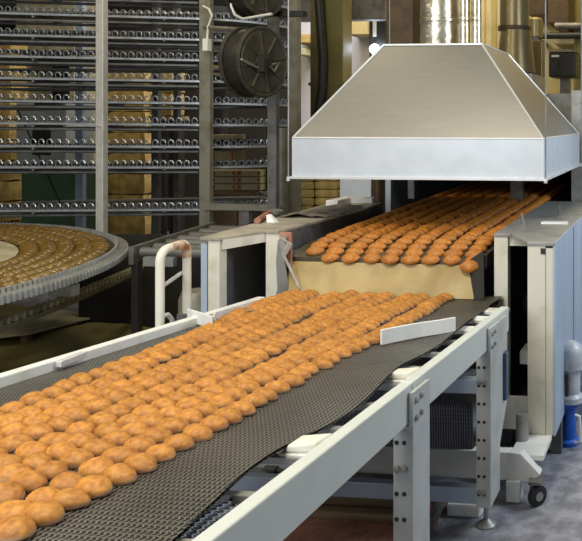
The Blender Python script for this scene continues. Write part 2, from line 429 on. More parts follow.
cols = [-1.80+.1015*i for i in range(9)]
lab = 'deep golden gingerbread tipping over the front lip of the upper oven belt'
for i, x in enumerate(cols):
    for (y, z, tilt) in [(3.562,.872,.45),(3.600,.896,.38),(3.650,.914,.22),(3.735,.924,.1),(3.815,.934,.16)]:
        if rn.random() < .06 and y < 3.6: continue
        o = place_bun(upper[rn.randint(0,2)], (x+rn.uniform(-.006,.006), y+rn.uniform(-.008,.008), z+.002), (tilt, rn.uniform(-.05,.05), rn.uniform(-.12,.12)))
        tag(o, 'deep golden gingerbread in the first rows at the front lip of the upper oven belt', 'gingerbread', 'gingerbreads at the front lip of the oven belt')
p = at(470, 263, 3.525)
o = place_bun(upper[1], (p.x, 3.522, p.z-.02), (.9, 0, .1)); tag(o, 'single gingerbread slipping off the right end of the oven belt onto the chute', 'gingerbread')
m = MB()
for i, x in enumerate(cols):
    y = 3.88
    while y < 7.6:
        me = upper[rn.randint(0,2)]
        R = Matrix.Translation((x+rn.uniform(-.007,.007), y, UB(y)+.007)) @ Matrix.Rotation(.22+rn.uniform(-.05,.05), 4, 'X')
        m.add([R @ Vector((v.co.x*.79,v.co.y,v.co.z)) for v in me.vertices], [tuple(q.vertices) for q in me.polygons])
        y += rn.uniform(.058, .070)
o = m.build('gingerbread_rows', M['bun2'], None, (-1.4, 3.88, UB(3.88)))
for q in o.data.polygons: q.use_smooth = True
tag(o, 'nine long rows of overlapping gingerbreads receding into the dark oven under the hood', 'gingerbreads', None, 'stuff')

# parchment chute between the two belts
cs = thing('chute', (-1.44, 3.5, .73), 'cream parchment covered chute between the oven belt and the lower belt', 'chute')
m = MB(); nxx, nyy = 30, 8
TL, TR, BL, BR = Vector((-1.905,3.552,.862)), Vector((-1.02,3.552,.860)), Vector((-1.862,3.452,.722)), Vector((-.915,3.452,.722))
for off in (0, 1):
    for j in range(nyy+1):
        for i in range(nxx+1):
            u, v = i/nxx, j/nyy
            p = TL.lerp(TR,u).lerp(BL.lerp(BR,u), v)
            p = p+Vector((0, -.004*math.sin(u*23)*math.sin(v*PI)-.006*math.sin(u*7+v*4)*v*(1-v)*4+.004*off, -.004*off)); m.v.append(p)
for off in (0, 1):
    b0 = off*(nxx+1)*(nyy+1)
    for j in range(nyy):
        for i in range(nxx):
            a = b0+j*(nxx+1)+i; m.f.append([a,a+1,a+nxx+2,a+nxx+1]); m.mi.append(0)
m.build('parchment', M['sheet'], cs, smooth=True)
m = MB(); q1, q2 = Vector((-1.01,3.55,.88)), Vector((-.90,3.45,.725))
a0, a1 = at(484,250,3.56), at(474,299,3.452)
m.hexa([q1, a0, a1, q2, q1+Vector((0,-.014,.0)), a0+Vector((0,-.014,0)), a1+Vector((0,-.014,0)), q2+Vector((0,-.014,0))])
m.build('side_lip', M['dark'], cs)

# ------------------------------------------------------------------ left open housing
LH = thing('machine_housing', (-2.1, 4.0, 0), 'open cream steel housing left of the chute with a cluttered top', 'machine housing')
MB().box(-2.202,-2.172,3.30,3.34,0,.985).build('post', M['blue'], LH)
MB().box(-2.168,-2.112,3.30,3.36,0,1.0).build('post', M['cream'], LH, bevel=.003)
MB().box(-2.024,-1.955,3.54,3.60,.55,1.0).box(-2.024,-1.955,3.54,3.60,0,.55).build('post', M['cream'], LH, bevel=.003)
MB().poly([(-2.202,3.29),(-2.11,3.29),(-2.02,3.53),(-1.952,3.53),(-1.92,4.5),(-1.96,4.85),(-2.27,4.85)], 1.0, 1.014).build('top_panel', M['dusty'], LH, bevel=.002)
m = MB().hexa([(-2.112,3.32,.955),(-2.100,3.31,.955),(-2.02,3.54,.957),(-2.03,3.56,.957),(-2.112,3.32,1.0),(-2.100,3.31,1.0),(-2.02,3.54,1.0),(-2.03,3.56,1.0)])
m.box(-2.12,-1.96,3.545,3.565,.958,1.0).build('top_rail', M['cream'], LH)
MB().box(-2.2,-2.19,3.36,4.85,0,1.0).build('side_panel', M['gcab'], LH)
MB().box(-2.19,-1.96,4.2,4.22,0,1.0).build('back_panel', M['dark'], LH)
MB().box(-1.975,-1.955,3.60,4.85,.3,1.0).build('side_panel', M['dsteel'], LH)
MB().box(-2.125,-2.10,3.75,3.78,0,1.0).build('inner_stay', M['post'], LH)
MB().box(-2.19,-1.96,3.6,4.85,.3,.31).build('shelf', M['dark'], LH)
MB().hexa([(-1.957,3.52,.72),(-1.922,3.54,.72),(-1.922,4.3,.72),(-1.957,4.3,.72),(-1.957,3.52,.70),(-1.922,3.54,.70),(-1.922,4.3,.70),(-1.957,4.3,.70)]).build('ledge', M['msteel'], LH)
c0, c1 = at(281,232,3.535), at(292,262,3.535)
tag(MB().box(c0.x,c1.x,3.525,3.537,c1.z-.02,c0.z).build('board_scrap', M['card'], None, (c0.x,3.53,c1.z)), 'faded red board scrap hanging on the inner post of the left housing', 'board')
m = MB(); pts = [at(282,238,3.50),at(290,243,3.49),at(284,255,3.48),at(290,268,3.47),at(296,280,3.46),at(299,287,3.455)]
for k, p in enumerate(pts):
    w = (.008,.014,.008,.011,.008,.006)[k]
    m.v += [p+Vector((-w,0,.006)), p+Vector((0,-.012,.0)), p+Vector((w,0,-.006)), p+Vector((0,.006,.0))]
for k in range(len(pts)-1):
    for i in range(4): a = k*4; m.f.append([a+i,a+(i+1)%4,a+4+(i+1)%4,a+4+i]); m.mi.append(0)
m.f += [[3,2,1,0],[len(m.v)-4+i for i in range(4)]]; m.mi += [0,0]
tag(m.build('film_strip', M['plastic'], None, tuple(pts[-1]), smooth=True), 'twisted strip of clear film hanging beside the parchment chute', 'film')
m = MB()
q = [at(278,240,3.5),at(286,236,3.5),at(284,262,3.48),at(290,300,3.46),at(278,302,3.47),at(276,262,3.49)]
m.v = [Vector(p) for p in q]+[Vector(p)+Vector((0,.01,0)) for p in q]
m.f = [[0,1,2,5],[5,2,3,4],[6,7,8,11][::-1],[11,8,9,10][::-1]]+[[i,(i+1)%6,6+(i+1)%6,6+i] for i in range(6)]; m.mi = [0]*len(m.f)
m.build('bent_flap', M['msteel'], LH)
# things on its top
a, b = at(257,226,3.75), at(270,213,4.05); a.z = 1.03; b.z = 1.035
lv = thing('valve_lever', (a.x, a.y, 1.014), 'dark rusty pipe lever lying on top of the left housing', 'lever')
MB().cyl((a.x,a.y,1.03),(b.x,b.y,1.036),.016,12).build('pipe', M['rust'], lv, smooth=True)
MB().lathe([(.03,0),(.042,.012),(.042,.03),(.02,.04)], (b.x+.02,b.y+.02,1.014)).build('valve_body', M['dsteel'], lv, smooth=True)
a, b = at(270,214,4.3), at(332,208,4.65)
m = MB(); rg = random.Random(3)
for j in range(7):
    for i in range(13):
        u, v = i/12, j/6
        x = -2.21+.27*v; y = 4.0+.55*u
        m.v.append(Vector((x+.02*rg.uniform(-1,1), y, 1.017+.020*abs(math.sin(u*9+v*5))*(1-abs(2*v-1)**2)+rg.uniform(0,.006))))
n0 = len(m.v); m.v += [Vector((p.x,p.y,1.0145)) for p in m.v[:n0]]
for j in range(6):
    for i in range(12):
        a_ = j*13+i; m.f.append([a_,a_+1,a_+14,a_+13]); m.mi.append(0)
tag(m.build('rag', M['cloth'], None, (-2.1,4.3,1.014), smooth=True), 'crumpled grey rag spread over the top of the left housing', 'rag')
tag(MB().box(-2.22,-2.14,4.58,4.84,1.014,1.05).box(-2.14,-1.99,4.76,4.84,1.014,1.05).build('angle_bar', M['white'], None, (-2.15,4.7,1.014), bevel=.003), 'white angle bar at the rear of the left housing top', 'bar')
p = at(253,222,3.62)
tag(MB().hexa([(p.x-.03,3.80,1.0145),(p.x+.015,3.80,1.0145),(p.x+.015,3.84,1.0145),(p.x-.03,3.84,1.0145),(p.x-.05,3.83,1.05),(p.x-.03,3.83,1.055),(p.x-.03,3.845,1.055),(p.x-.05,3.845,1.05)]).build('paper_tag', M['white'], None, (p.x,3.82,1.0145)), 'small white tag beside the pipe lever on the left housing', 'tag')

# ------------------------------------------------------------------ right cabinet
RC = thing('machine_cabinet', (-.7, 4.0, 0), 'tall cream framed cabinet with pale blue side right of the conveyor end', 'cabinet')
pr = MB().box(-.669,-.588,3.30,3.36,.17,1.0)
pr.build('post', M['cream'], RC, bevel=.003)
MB().box(-.586,-.556,3.30,3.34,.17,.99).build('post', M['cream'], RC)
MB().box(-.610,-.590,3.296,3.30,.965,.99).build('corner_slot', M['black'], RC)
MB().box(-.879,-.812,3.54,3.60,.17,1.0).build('post', M['cream'], RC, bevel=.003)
MB().box(-.556,-.545,3.30,5.0,.165,1.015).build('side_panel', M['blue'], RC)
MB().box(-.556,-.54,3.86,3.875,.165,1.015).box(-.556,-.54,4.4,4.415,.165,1.015).build('panel_seam', M['blue'], RC)
MB().poly([(-.669,3.295),(-.548,3.295),(-.548,5.0),(-.879,5.0),(-.879,3.535),(-.80,3.535)], 1.0, 1.016).build('top_panel', M['msteel'], RC, bevel=.002)
MB().box(-.815,-.67,3.56,3.58,.955,1.0).build('top_rail', M['cream'], RC)
MB().box(-.80,-.588,3.345,3.36,.17,.315).build('bottom_panel', M['white'], RC)
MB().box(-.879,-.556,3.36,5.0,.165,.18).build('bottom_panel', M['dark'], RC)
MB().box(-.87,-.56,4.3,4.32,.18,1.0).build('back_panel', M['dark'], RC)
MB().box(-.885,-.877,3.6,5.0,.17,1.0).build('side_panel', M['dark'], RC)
MB().box(-.72,-.58,3.9,3.94,1.016,1.026).build('latch_bar', M['trim'], RC)
m = MB().cyl((-.80,3.86,1.016),(-.81,3.84,1.075),.006,8); m.build('lever', M['msteel'], RC)
MB().cyl((-.68,4.25,1.016),(-.68,4.25,1.08),.008,8).build('lever', M['dsteel'], RC)
MB().box(-.78,-.72,3.66,3.80,.36,.42).build('gear_box', M['motor'], RC)
MB().lathe([(.06,0),(.06,.05),(.05,.07)], (-.76,3.9,.62), (0,-1,0), 20).build('drive_wheel', M['black'], RC, smooth=True)
for xx, yy in ((-.86,3.56),(-.6,3.5),(-.86,4.9),(-.6,4.9)): MB().box(xx,xx+.05,yy,yy+.05,0,.17).build('foot', M['dsteel'], RC)

# wheeled base cart in front of the cabinet
CT = thing('wheeled_cart', (-1.1, 3.1, 0), 'low worn white steel cart on casters under the conveyor end', 'cart')
MB().box(-1.85,-.70,3.04,3.09,.085,.20).build('beam', M['white'], CT, bevel=.004)
MB().extr([(-.70,.085),(-.60,.085),(-.565,.115),(-.645,.195),(-.70,.20)], 3.04, 3.09, 'y').build('end_plate', M['white'], CT)
MB().box(-1.85,-.82,3.16,3.20,.225,.285).build('beam', M['wood'], CT)
MB().box(-.70,-.645,3.02,3.09,.008,.09).build('stand', M['white'], CT)
MB().box(-.70,-.56,3.09,3.30,.15,.17).build('deck', M['white'], CT)
MB().box(-1.85,-1.80,3.09,3.3,.15,.17).build('deck', M['white'], CT)
MB().cyl((-.68,3.24,.17),(-.68,3.24,.165+.12),.028,14).build('jack', M['msteel'], CT)
for xx in (-.572, -1.7):
    w = MB().lathe([(.032,-.014),(.041,-.010),(.041,.010),(.032,.014)], (xx,3.02,.041), (.75,-.66,0), 22).build('wheel', M['rubber'], CT, smooth=True)
    MB().lathe([(.018,-.017),(.018,.017)], (xx,3.02,.041), (.75,-.66,0), 14).build('hub', M['msteel'], w)
    MB().box(xx-.035,xx-.025,3.035,3.06,.03,.10).box(xx-.035,xx+.02,3.0,3.06,.09,.10).build('caster_fork', M['dsteel'], CT)

# pump by the cabinet side
PM = thing('pump_motor', (-.485, 3.6, 0), 'grey electric motor on a bright blue pump body beside the cabinet', 'motor')
c = at(571,370,3.62)
MB().lathe([(.030,.20),(.060,.205),(.060,.23),(.045,.245),(.045,.36),(.062,.365),(.062,.44),(.052,.47),(.022,.49),(.012,.495)], (c.x,3.62,0), n=24).build('motor_housing', M['motor'], PM, smooth=True)
MB().cyl((c.x-.01,3.555,.25),(c.x-.01,3.555,.35),.008,8).build('cable_gland', M['black'], PM)
MB().lathe([(.055,0),(.055,.02),(.040,.03),(.040,.17),(.052,.18),(.052,.205)], (c.x-.015,3.62,0), n=20).build('pump_body', M['vblue'], PM, smooth=True)
MB().tube([(c.x+.03,3.56,.16),(c.x+.05,3.55,.16),(c.x+.055,3.55,.04),(c.x+.03,3.56,.03)], .008, 8).build('handle', M['white'], PM, smooth=True)

# ------------------------------------------------------------------ hood
HD = thing('extraction_hood', (-1.4, 4.6, 1.245), 'large pyramid shaped grey sheet steel hood hanging above the oven mouth', 'hood')
hx0,hx1,hy0,hy1,hz0,hz1 = -2.076,-.708,3.9,5.3,1.252,1.459
m = MB()
t = .012
m.box(hx0,hx1,hy0,hy0+t,hz0,hz1).box(hx0,hx1,hy1-t,hy1,hz0,hz1).box(hx0,hx0+t,hy0+t,hy1-t,hz0,hz1).box(hx1-t,hx1,hy0+t,hy1-t,hz0,hz1)
m.build('skirt', M['skirt'], HD)
tx0,tx1,ty0,ty1,tz = -1.708,-1.127,4.25,4.92,1.99
B4 = [(hx0,hy0,hz1),(hx1,hy0,hz1),(hx1,hy1,hz1),(hx0,hy1,hz1)]; T4 = [(tx0,ty0,tz),(tx1,ty0,tz),(tx1,ty1,tz),(tx0,ty1,tz)]
MB().hexa(B4+T4).build('canopy', M['steel'], HD)
m = MB()
for i in range(4): m.tube([B4[i],T4[i]], .006, 6); m.tube([B4[i],B4[(i+1)%4]], .005, 6); m.tube([T4[i],T4[(i+1)%4]], .007, 6)
for i in range(4): m.tube([B4[i],(B4[i][0],B4[i][1],hz0)], .004, 6)
m.build('seam', M['trim'], HD)
m = MB(); e = .022
m.box(hx0-e,hx1+e,hy0-e,hy0+.03,hz0-.012,hz0).box(hx0-e,hx1+e,hy1-.03,hy1+e,hz0-.012,hz0).box(hx0-e,hx0+.03,hy0+.03,hy1-.03,hz0-.012,hz0).box(hx1-.03,hx1+e,hy0+.03,hy1-.03,hz0-.012,hz0)
m.build('flange', M['trim'], HD)
for (x, y) in ((hx0-e+.006,hy0-e+.006),(hx1+e-.006,hy0-e+.006),(hx0-e+.006,hy1+e-.006),(hx1+e-.006,hy1+e-.006)):
    w = MB().cyl((x,y,hz0-.02),(x,y,4.4),.0036,8).build('suspension_wire', M['msteel'], HD, smooth=True)
    MB().lathe([(.010,0),(.010,.012)], (x,y,hz0-.024), n=8).build('nut', M['trim'], w)
def duct(px0, px1, Y, name, label, mt, z0=tz, rings=True):
    a, b = at(px0,10,Y), at(px1,10,Y); cx = (a.x+b.x)/2; r = abs(b.x-a.x)/2*.985
    d = thing(name, (cx,Y,z0), label, 'duct')
    prof = []; z = z0; k = 0; g = random.Random(int(px0))
    while z < 4.4:
        prof.append((r*(1+g.uniform(-.025,.02)), z-z0)); z += .035; k += 1
    prof.append((r, 4.4-z0))
    MB().lathe(prof, (cx,Y,z0), n=32).build('foil_sleeve', mt, d, smooth=True)
    for zz in (z0+.005, z0+.16, z0+.5, z0+.9): MB().lathe([(r*1.0,0),(r*1.05,.004),(r*1.05,.022),(r*1.0,.026)], (cx,Y,zz), n=32).build('tape_band', M['foil'], d, smooth=True)
    return d
duct(421,457.5,4.55,'foil_duct','wide silver foil wrapped duct rising from the hood top',M['foil'])
duct(458.5,470,4.50,'foil_duct','narrow foil duct rising from the hood beside the wide one',M['foil'])
duct(471,481.5,4.50,'foil_duct','narrow foil duct at the right end of the hood top',M['foil'])

# ------------------------------------------------------------------ oven body behind the hood
OV = thing('tunnel_oven', (-1.2, 7, 0), 'long tunnel oven with pale blue panels and a dark mouth behind the hood', 'oven')
a, b = at(340,190,5.5), at(371,190,5.5)
MB().box(a.x,b.x,5.5,8.9,0,1.75).build('side_wall', M['skirt'], OV)
MB().box(-.62,.35,5.5,8.9,0,1.765).build('side_wall', M['skirt'], OV)
MB().box(b.x,-.62,5.5,8.9,1.25,1.75).build('roof', M['dsteel'], OV)
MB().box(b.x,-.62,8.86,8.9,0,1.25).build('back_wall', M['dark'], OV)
a = at(389,190,5.4); MB().box(a.x-.02,a.x+.02,5.38,5.42,0,1.28).build('upright', M['skirt'], OV)
a = at(411,190,5.6); MB().box(a.x-.025,a.x+.025,5.6,5.64,.96,1.25).build('upright', M['msteel'], OV)
a = at(517,190,5.4); MB().box(a.x-.045,a.x+.045,5.38,5.45,0,1.28).build('upright', M['dsteel'], OV)
a = at(578,190,5.42); MB().box(a.x-.045,a.x+.12,5.40,5.49,0,1.77).build('upright', M['msteel'], OV)
a = at(378,190,5.36)
tag(MB().cyl((a.x,5.36,0),(a.x,5.36,1.30),.035,14).build('riser_pipe', M['redpipe'], None, (a.x,5.36,0), smooth=True) if False else MB().cyl((a.x,5.36,0),(a.x,5.36,1.30),.035,14).build('riser_pipe', M['redpipe'], smooth=True), 'rust brown riser pipe beside the pale panel at the left of the oven mouth', 'pipe')

# stack pipe with conical foot on the oven roof
SP = thing('chimney_pipe', (at(516,60,6.6).x, 6.6, 1.75), 'tall warm grey chimney pipe with flared conical foot behind the hood', 'chimney')
c = at(514.5,29,6.6); b = at(514.5,73,6.6)
rt = abs(at(529,20,6.6).x-at(500,20,6.6).x)/2; rb = abs(at(534,72,6.6).x-at(495,72,6.6).x)/2
MB().lathe([(rt,c.z+.02),(rt,4.4)], (c.x,6.6,0), n=32).build('pipe', M['pipe'], SP, smooth=True)
MB().lathe([(rt*1.12,c.z-.015),(rt*1.12,c.z+.02)], (c.x,6.6,0), n=32).build('collar', M['redpipe'], SP, smooth=True)
MB().lathe([(rb,b.z),(rt*1.03,c.z-.015)], (c.x+.01,6.6,0), n=32).build('conical_foot', M['pipe'], SP, smooth=True)
MB().lathe([(rb*1.05,b.z-.025),(rb*1.05,b.z)], (c.x+.01,6.6,0), n=32).build('foot_ring', M['redpipe'], SP, smooth=True)
MB().box(c.x-rb*1.1,c.x+rb*1.25,6.3,6.9,1.75,b.z-.025).build('plinth', M['msteel'], SP)
a, b = at(527,42,7.2), at(544,96,7.2)
tag(MB().box(a.x,b.x,7.1,7.3,1.75,a.z).build('duct_panel', M['pipe'], None, (a.x,7.2,1.75), bevel=.006), 'upright warm grey duct panel right of the conical pipe foot', 'duct')

# back right services
a, b = at(548.5,52,8.0), at(576,77,8.0)
CB = thing('control_box', ((a.x+b.x)/2, 8.2, b.z), 'black control box with a pale label standing behind the oven on a bracket', 'box')
MB().box(a.x,b.x,8.0,8.4,b.z,a.z).build('body', M['black'], CB, bevel=.02)
l0, l1 = at(551.5,55,7.995), at(559,57,7.995)
MB().box(l0.x,l1.x,7.992,8.0,l1.z,l0.z).build('label_plate', M['white'], CB)
MB().box(a.x+.1,b.x-.1,8.15,8.3,1.765,b.z).build('bracket', M['dsteel'], CB)
MB().hexa([(a.x,8.0,a.z),(b.x,8.0,a.z),(b.x,8.4,a.z),(a.x,8.4,a.z),(a.x+.08,8.1,a.z+.04),(b.x-.08,8.1,a.z+.04),(b.x-.08,8.35,a.z+.04),(a.x+.08,8.35,a.z+.04)]).build('lid', M['black'], CB)
def vp(px, r, Y, y0, y1, name, label, mt, cat='pipe', grp=None):
    a = at(px, 100, Y); z0 = 0 if y0 is None else at(px,y0,Y).z; z1 = 4.4 if y1 is None else at(px,y1,Y).z
    o = MB().cyl((a.x,Y,z0),(a.x,Y,z1),r,14).build(name, mt, None, None, smooth=True)
    for v in o.data.vertices: v.co -= Vector((a.x,Y,z0))
    o.location = (a.x,Y,z0); return tag(o, label, cat, grp)
vp(484,.028,9.2,None,None,'gas_pipe','slim ochre pipe right of the foil ducts',M['wallr'])
vp(494,.04,9.3,None,None,'gas_pipe','thicker ochre pipe just left of the chimney pipe',M['wallr'])
vp(579.5,.07,9.1,None,None,'standing_pipe','ochre standing pipe at the right edge of the picture behind the black box',M['tank'])
a = at(535.5,37,8.3); b = at(535.5,18,8.3)
o = thing('pressure_tank', (a.x,8.3,0), 'warm grey cylinder tank on a tall stand right of the chimney pipe', 'tank')
MB().lathe([(.085,a.z),(.085,b.z-.02),(.06,b.z)], (a.x,8.3,0), n=22).build('body', M['pipe'], o, smooth=True)
MB().cyl((a.x,8.3,1.765),(a.x,8.3,a.z),.05,12).build('stand', M['post'], o)
for k, (y, px0, px1, mt) in enumerate([(36,527,600,'black'),(26,555,600,'dsteel')]):
    a, b = at(px0,y,9.0), at(px1,y,9.0)
    tag(MB().cyl((a.x,9.0,a.z),(b.x,9.0,a.z),.04,12).cyl((b.x-.05,9.0,a.z),(b.x-.05,10.0,a.z),.035,10).cyl((a.x+.05,9.0,a.z),(a.x+.05,10.0,a.z),.03,10).build('cross_pipe', M[mt], smooth=True), ['dark horizontal pipe running right at the height of the chimney collar','grey horizontal pipe above the black box'][k], 'pipe')
a, b = at(549,0,9.1), at(570,24,9.1)
tag(MB().box(a.x,b.x,9.0,9.98,b.z,4.39).build('vent_trunk', M['redpipe'], None, (a.x,9.5,b.z), bevel=.01), 'dark oxide brown vent trunk hanging at the top right', 'duct')
a, b = at(530,-10,9.5), at(548,16,9.5)
tag(MB().box(a.x,b.x,9.4,9.98,b.z,4.39).build('vent_trunk', M['redpipe'], None, (a.x,9.6,b.z), bevel=.01), 'oxide brown vent trunk above the warm grey cylinder tank', 'duct')
a, b = at(570,5,9.3), at(582,24,9.3)
for k, (px0, px1, y0, y1, mt, lb) in enumerate([(556,582,38,45,'carton','pale ledge box on the ochre wall left of the standing pipe'),(571,582,6,22,'white','pale small box at the top right corner')]):
    a, b = at(px0,y0,9.9), at(px1,y1,9.9)
    tag(MB().box(a.x,b.x,9.7,9.995,b.z,a.z).build('wall_box', M[mt], None, (a.x,9.9,b.z), bevel=.005), lb, 'box')
a, b = at(574,368,3.9), at(590,386,3.9)
tag(MB().box(a.x,b.x,3.9,4.4,0,b.z).box(a.x,b.x,3.88,4.4,b.z,a.z).build('low_cabinet', M['blue'], None, (a.x,4.1,0), bevel=.005), 'low pale blue box behind the motor at the right edge', 'cabinet')

# dark box left of the ducts, centre background
a, b = at(386,0,5.9), at(413,44,5.9)
tag(MB().box(a.x,b.x,5.9,6.3,1.75,4.39).build('flue_box', M['redpipe'], None, (a.x,6.1,1.75), bevel=.01), 'tall dark brown flue box standing behind the left of the hood top', 'flue')
a, b = at(414,2,6.6), at(421,17,6.6)
tag(MB().box(a.x,b.x,6.55,6.65,b.z,a.z+.5).tube([(a.x,6.6,b.z+.02),(a.x-.05,6.6,b.z-.06),(a.x-.06,6.6,b.z-.30),(a.x-.06,6.6,1.75)], .015, 8).build('meter_case', M['white'], None, None), 'white meter case on a bent tube left of the wide foil duct', 'meter')
a, b = at(316,0,7.2), at(342,140,7.2)
CLM = thing('column', (at(332,0,7.2).x,7.4,0), 'square olive painted column behind the left shoulder of the hood', 'column')
c1_, c2_, c3_ = at(310,50,7.2), at(343,50,7.2), at(352,50,7.7)
MB().poly([(c1_.x,7.2),(c2_.x,7.2),(c3_.x,7.7),(c1_.x-.05,7.7)], 0, 4.4).build('shaft', M['tank'], CLM, bevel=.01)
q = at(330,84,7.2); MB().poly([(c1_.x-.012,7.188),(c2_.x+.012,7.188),(c3_.x+.012,7.712),(c1_.x-.062,7.712)], q.z-.015, q.z+.015).build('band', M['tank'], CLM)
pts = [at(x,y,7.15) for x, y in [(318,-60),(319,0),(321,30),(323,60),(322,90),(318,115),(310,135)]]
tag(MB().tube(pts, .045, 10).build('hanging_cable', M['black'], None, None, smooth=True), 'thick black cable hanging down the olive column', 'cable')
a = at(294.5,50,5.9)
tag(MB().box(a.x-.036,a.x+.036,5.87,5.94,0,4.4).build('steel_post', M['post'], None, None), 'brown grey steel post behind the hood front left wire', 'post')
tag(MB().cyl((at(282,150,5.7).x,5.7,0),(at(282,150,5.7).x,5.7,at(282,128,5.7).z),.045,14).build('vertical_pipe', M['post'], None, None, smooth=True), 'brown vertical pipe left of the hood skirt', 'pipe')
# bright work lamp
q = at(374.5,49,8.4)
LP = thing('work_lamp', (q.x,8.4,0), 'bright white work lamp glowing at the left slope of the hood', 'lamp')
MB().lathe([(.0,-.06),(.04,-.045),(.058,0),(.04,.045),(0,.06)], (q.x,8.4,q.z), (0,-1,0), 20).build('bulb', emit('lamp_glow', (.75,.86,1.0), 28), LP, smooth=True)
MB().box(q.x-.10,q.x+.10,8.49,8.60,q.z-.1,q.z+.45).box(q.x-.05,q.x+.05,8.52,8.58,0,q.z-.1).build('stand', M['black'], LP)
MB().cyl((q.x-.02,8.45,q.z+.15),(q.x-.02,8.45,q.z+.42),.022,10).build('lamp_tube', M['white'], LP)
# light shelving in the centre background
for k, (px0,px1,y0,y1,mt,lb) in enumerate([(300,318,36,44,'bag','ochre wall shelf left of the olive column'),(352,374,20,36,'wallr','ochre wall cabinet right of the olive column'),(300,312,50,56,'carton','pale carton on the pale wall left of the olive column')]):
    a, b = at(px0,y0,9.8), at(px1,y1,9.8)
    tag(MB().box(a.x,b.x,9.6,9.995,b.z,a.z).build('wall_shelf', M[mt], None, (a.x,9.8,b.z), bevel=.005), lb, 'shelf')
a, b = at(296,14,7.9), at(385,14,7.9)
tag(MB().box(a.x,b.x,7.9,8.05,at(330,20,7.9).z,at(330,-22,7.9).z).cyl((a.x+.1,7.97,at(330,-22,7.9).z),(a.x+.1,7.97,4.4),.02,8).cyl((b.x-.1,7.97,at(330,-22,7.9).z),(b.x-.1,7.97,4.4),.02,8).build('overhead_beam', M['dsteel'], None, None), 'dark beam hung across behind the olive column at the top', 'beam')

# ------------------------------------------------------------------ spiral cooling rack
SR = thing('spiral_cooler', (at(100,121,5.9).x, 5.9, 0), 'tall dark spiral cooling rack with stacked chain edged tiers at the back left', 'cooling rack')
A = at(-70,121,5.15); Bp = at(196,121,5.62); A.z = Bp.z = 0
d = (Bp-A).normalized(); n_ = Vector((-d.y, d.x, 0)); R0, W0 = .60, .40
def stad(off):         # outline of one tier, starting at the front left and running round the right end to the back
    pts = []; L = (Bp-A).length; N = 16
    for i in range(N+1): pts.append(A+d*(L*i/N)+n_*off)
    c = Bp+n_*R0
    for i in range(1, 15):
        t = -PI/2+PI*i/15; pts.append(c+(d*math.cos(t)+n_*math.sin(t))*(R0-off))
    for i in range(N+1): pts.append(A+d*(L*(1-i/N))+n_*(2*R0-off))
    return pts
outer, inner = stad(0), stad(W0)
ys = [-9,13,34.5,55.5,77,99.5,121.5,144,165,208]
for ti, y in enumerate(ys):
    z = at(60, y, 5.4).z
    rise = lambda i: .0012*i
    m = MB(); n = len(outer)
    for i in range(n):
        h = z-rise(i)
        m.v += [Vector((outer[i].x,outer[i].y,h-.016)), Vector((inner[i].x,inner[i].y,h-.016)), Vector((inner[i].x,inner[i].y,h)), Vector((outer[i].x,outer[i].y,h))]
    for i in range(n-1):
        for k in range(4): a = i*4; m.f.append([a+k,a+(k+1)%4,a+4+(k+1)%4,a+4+k]); m.mi.append(1 if k == 3 else 0)
    m.f += [[0,1,2,3],[4*n-1,4*n-2,4*n-3,4*n-4]]; m.mi += [0,0]
    tr = m.build('tier', [M['dsteel'], M['tierglint']], SR)
    # chain loops standing along the outer edge
    m = MB(); acc = 0; pitch = .058; prev = outer[0]
    total = 0; path = outer[:31]
    for i in range(len(path)-1):
        seg = (path[i+1]-path[i]); L = seg.length; u = seg.normalized(); nn = Vector((-u.y,u.x,0))
        while acc < L:
            p = path[i]+u*acc+nn*.012; h = z-rise(i)
            loop = [p+u*(.021*math.cos(2*PI*k/7))+nn*(.010*k/7)+Vector((0,0,h+.021+.025*math.sin(2*PI*k/7))) for k in range(7)]
            m.tube(loop, .0050, 4, True); acc += pitch
        acc -= L
    m.build('side_chain', mat('chain_wire', (.30,.335,.39), .32, .6) if ti == 0 else bpy.data.materials['chain_wire'], tr, smooth=True)['kind'] = 'stuff'
    m = MB()                                                       # bearer under the tier
    m.tube([outer[0]+n_*.05+Vector((0,0,z-.05)), outer[16]+n_*.05+Vector((0,0,z-.066))], .012, 6)
    m.tube([outer[0]+n_*.3+Vector((0,0,z-.05)), outer[16]+n_*.3+Vector((0,0,z-.066))], .012, 6)
    for i in (2, 6, 10, 14): m.tube([outer[i]+Vector((0,0,z-.035)), inner[i]+Vector((0,0,z-.035))], .010, 6)
    m.build('bearer', M['dsteel'], tr)
def rpost(px0, px1, Y, mt, ybot=None, dep=.05):
    a, b = at(px0,121,Y), at(px1,121,Y)
    return MB().box(a.x,b.x,Y,Y+dep,0 if ybot is None else ybot,4.39).build('post', mt, SR, bevel=.003)
rpost(95.5,103,5.12,M['bpost'])
rpost(199,209.5,5.42,M['post'])
rpost(267,276,5.35,M['dsteel'])
rpost(75,82.5,6.95,M['blue'])  # light on this rear post put into its pale bluish colour
rpost(152,158,7.0,M['dsteel'])
rpost(173,178,7.0,M['dsteel'])
a, b = at(70,126,5.11), at(103,126,5.11)
MB().tube([at(68,126,5.30),at(100,126,5.11)], .008, 6).build('tie_rod', M['bpost'], SR)
a, b = at(203,205,5.4), at(268,205,5.4)
MB().box(a.x,b.x,5.40,5.46,at(203,210,5.4).z,at(203,204,5.4).z).build('foot_beam', M['post'], SR)
c = at(243,215,5.4); MB().box(c.x-.04,c.x+.04,5.41,5.46,0,c.z+.05).build('foot_post', M['dsteel'], SR)
# diagonal wire stay
MB().tube([at(18,110,6.2),at(66,215,6.2)], .006, 5).build('stay', M['black'], SR)

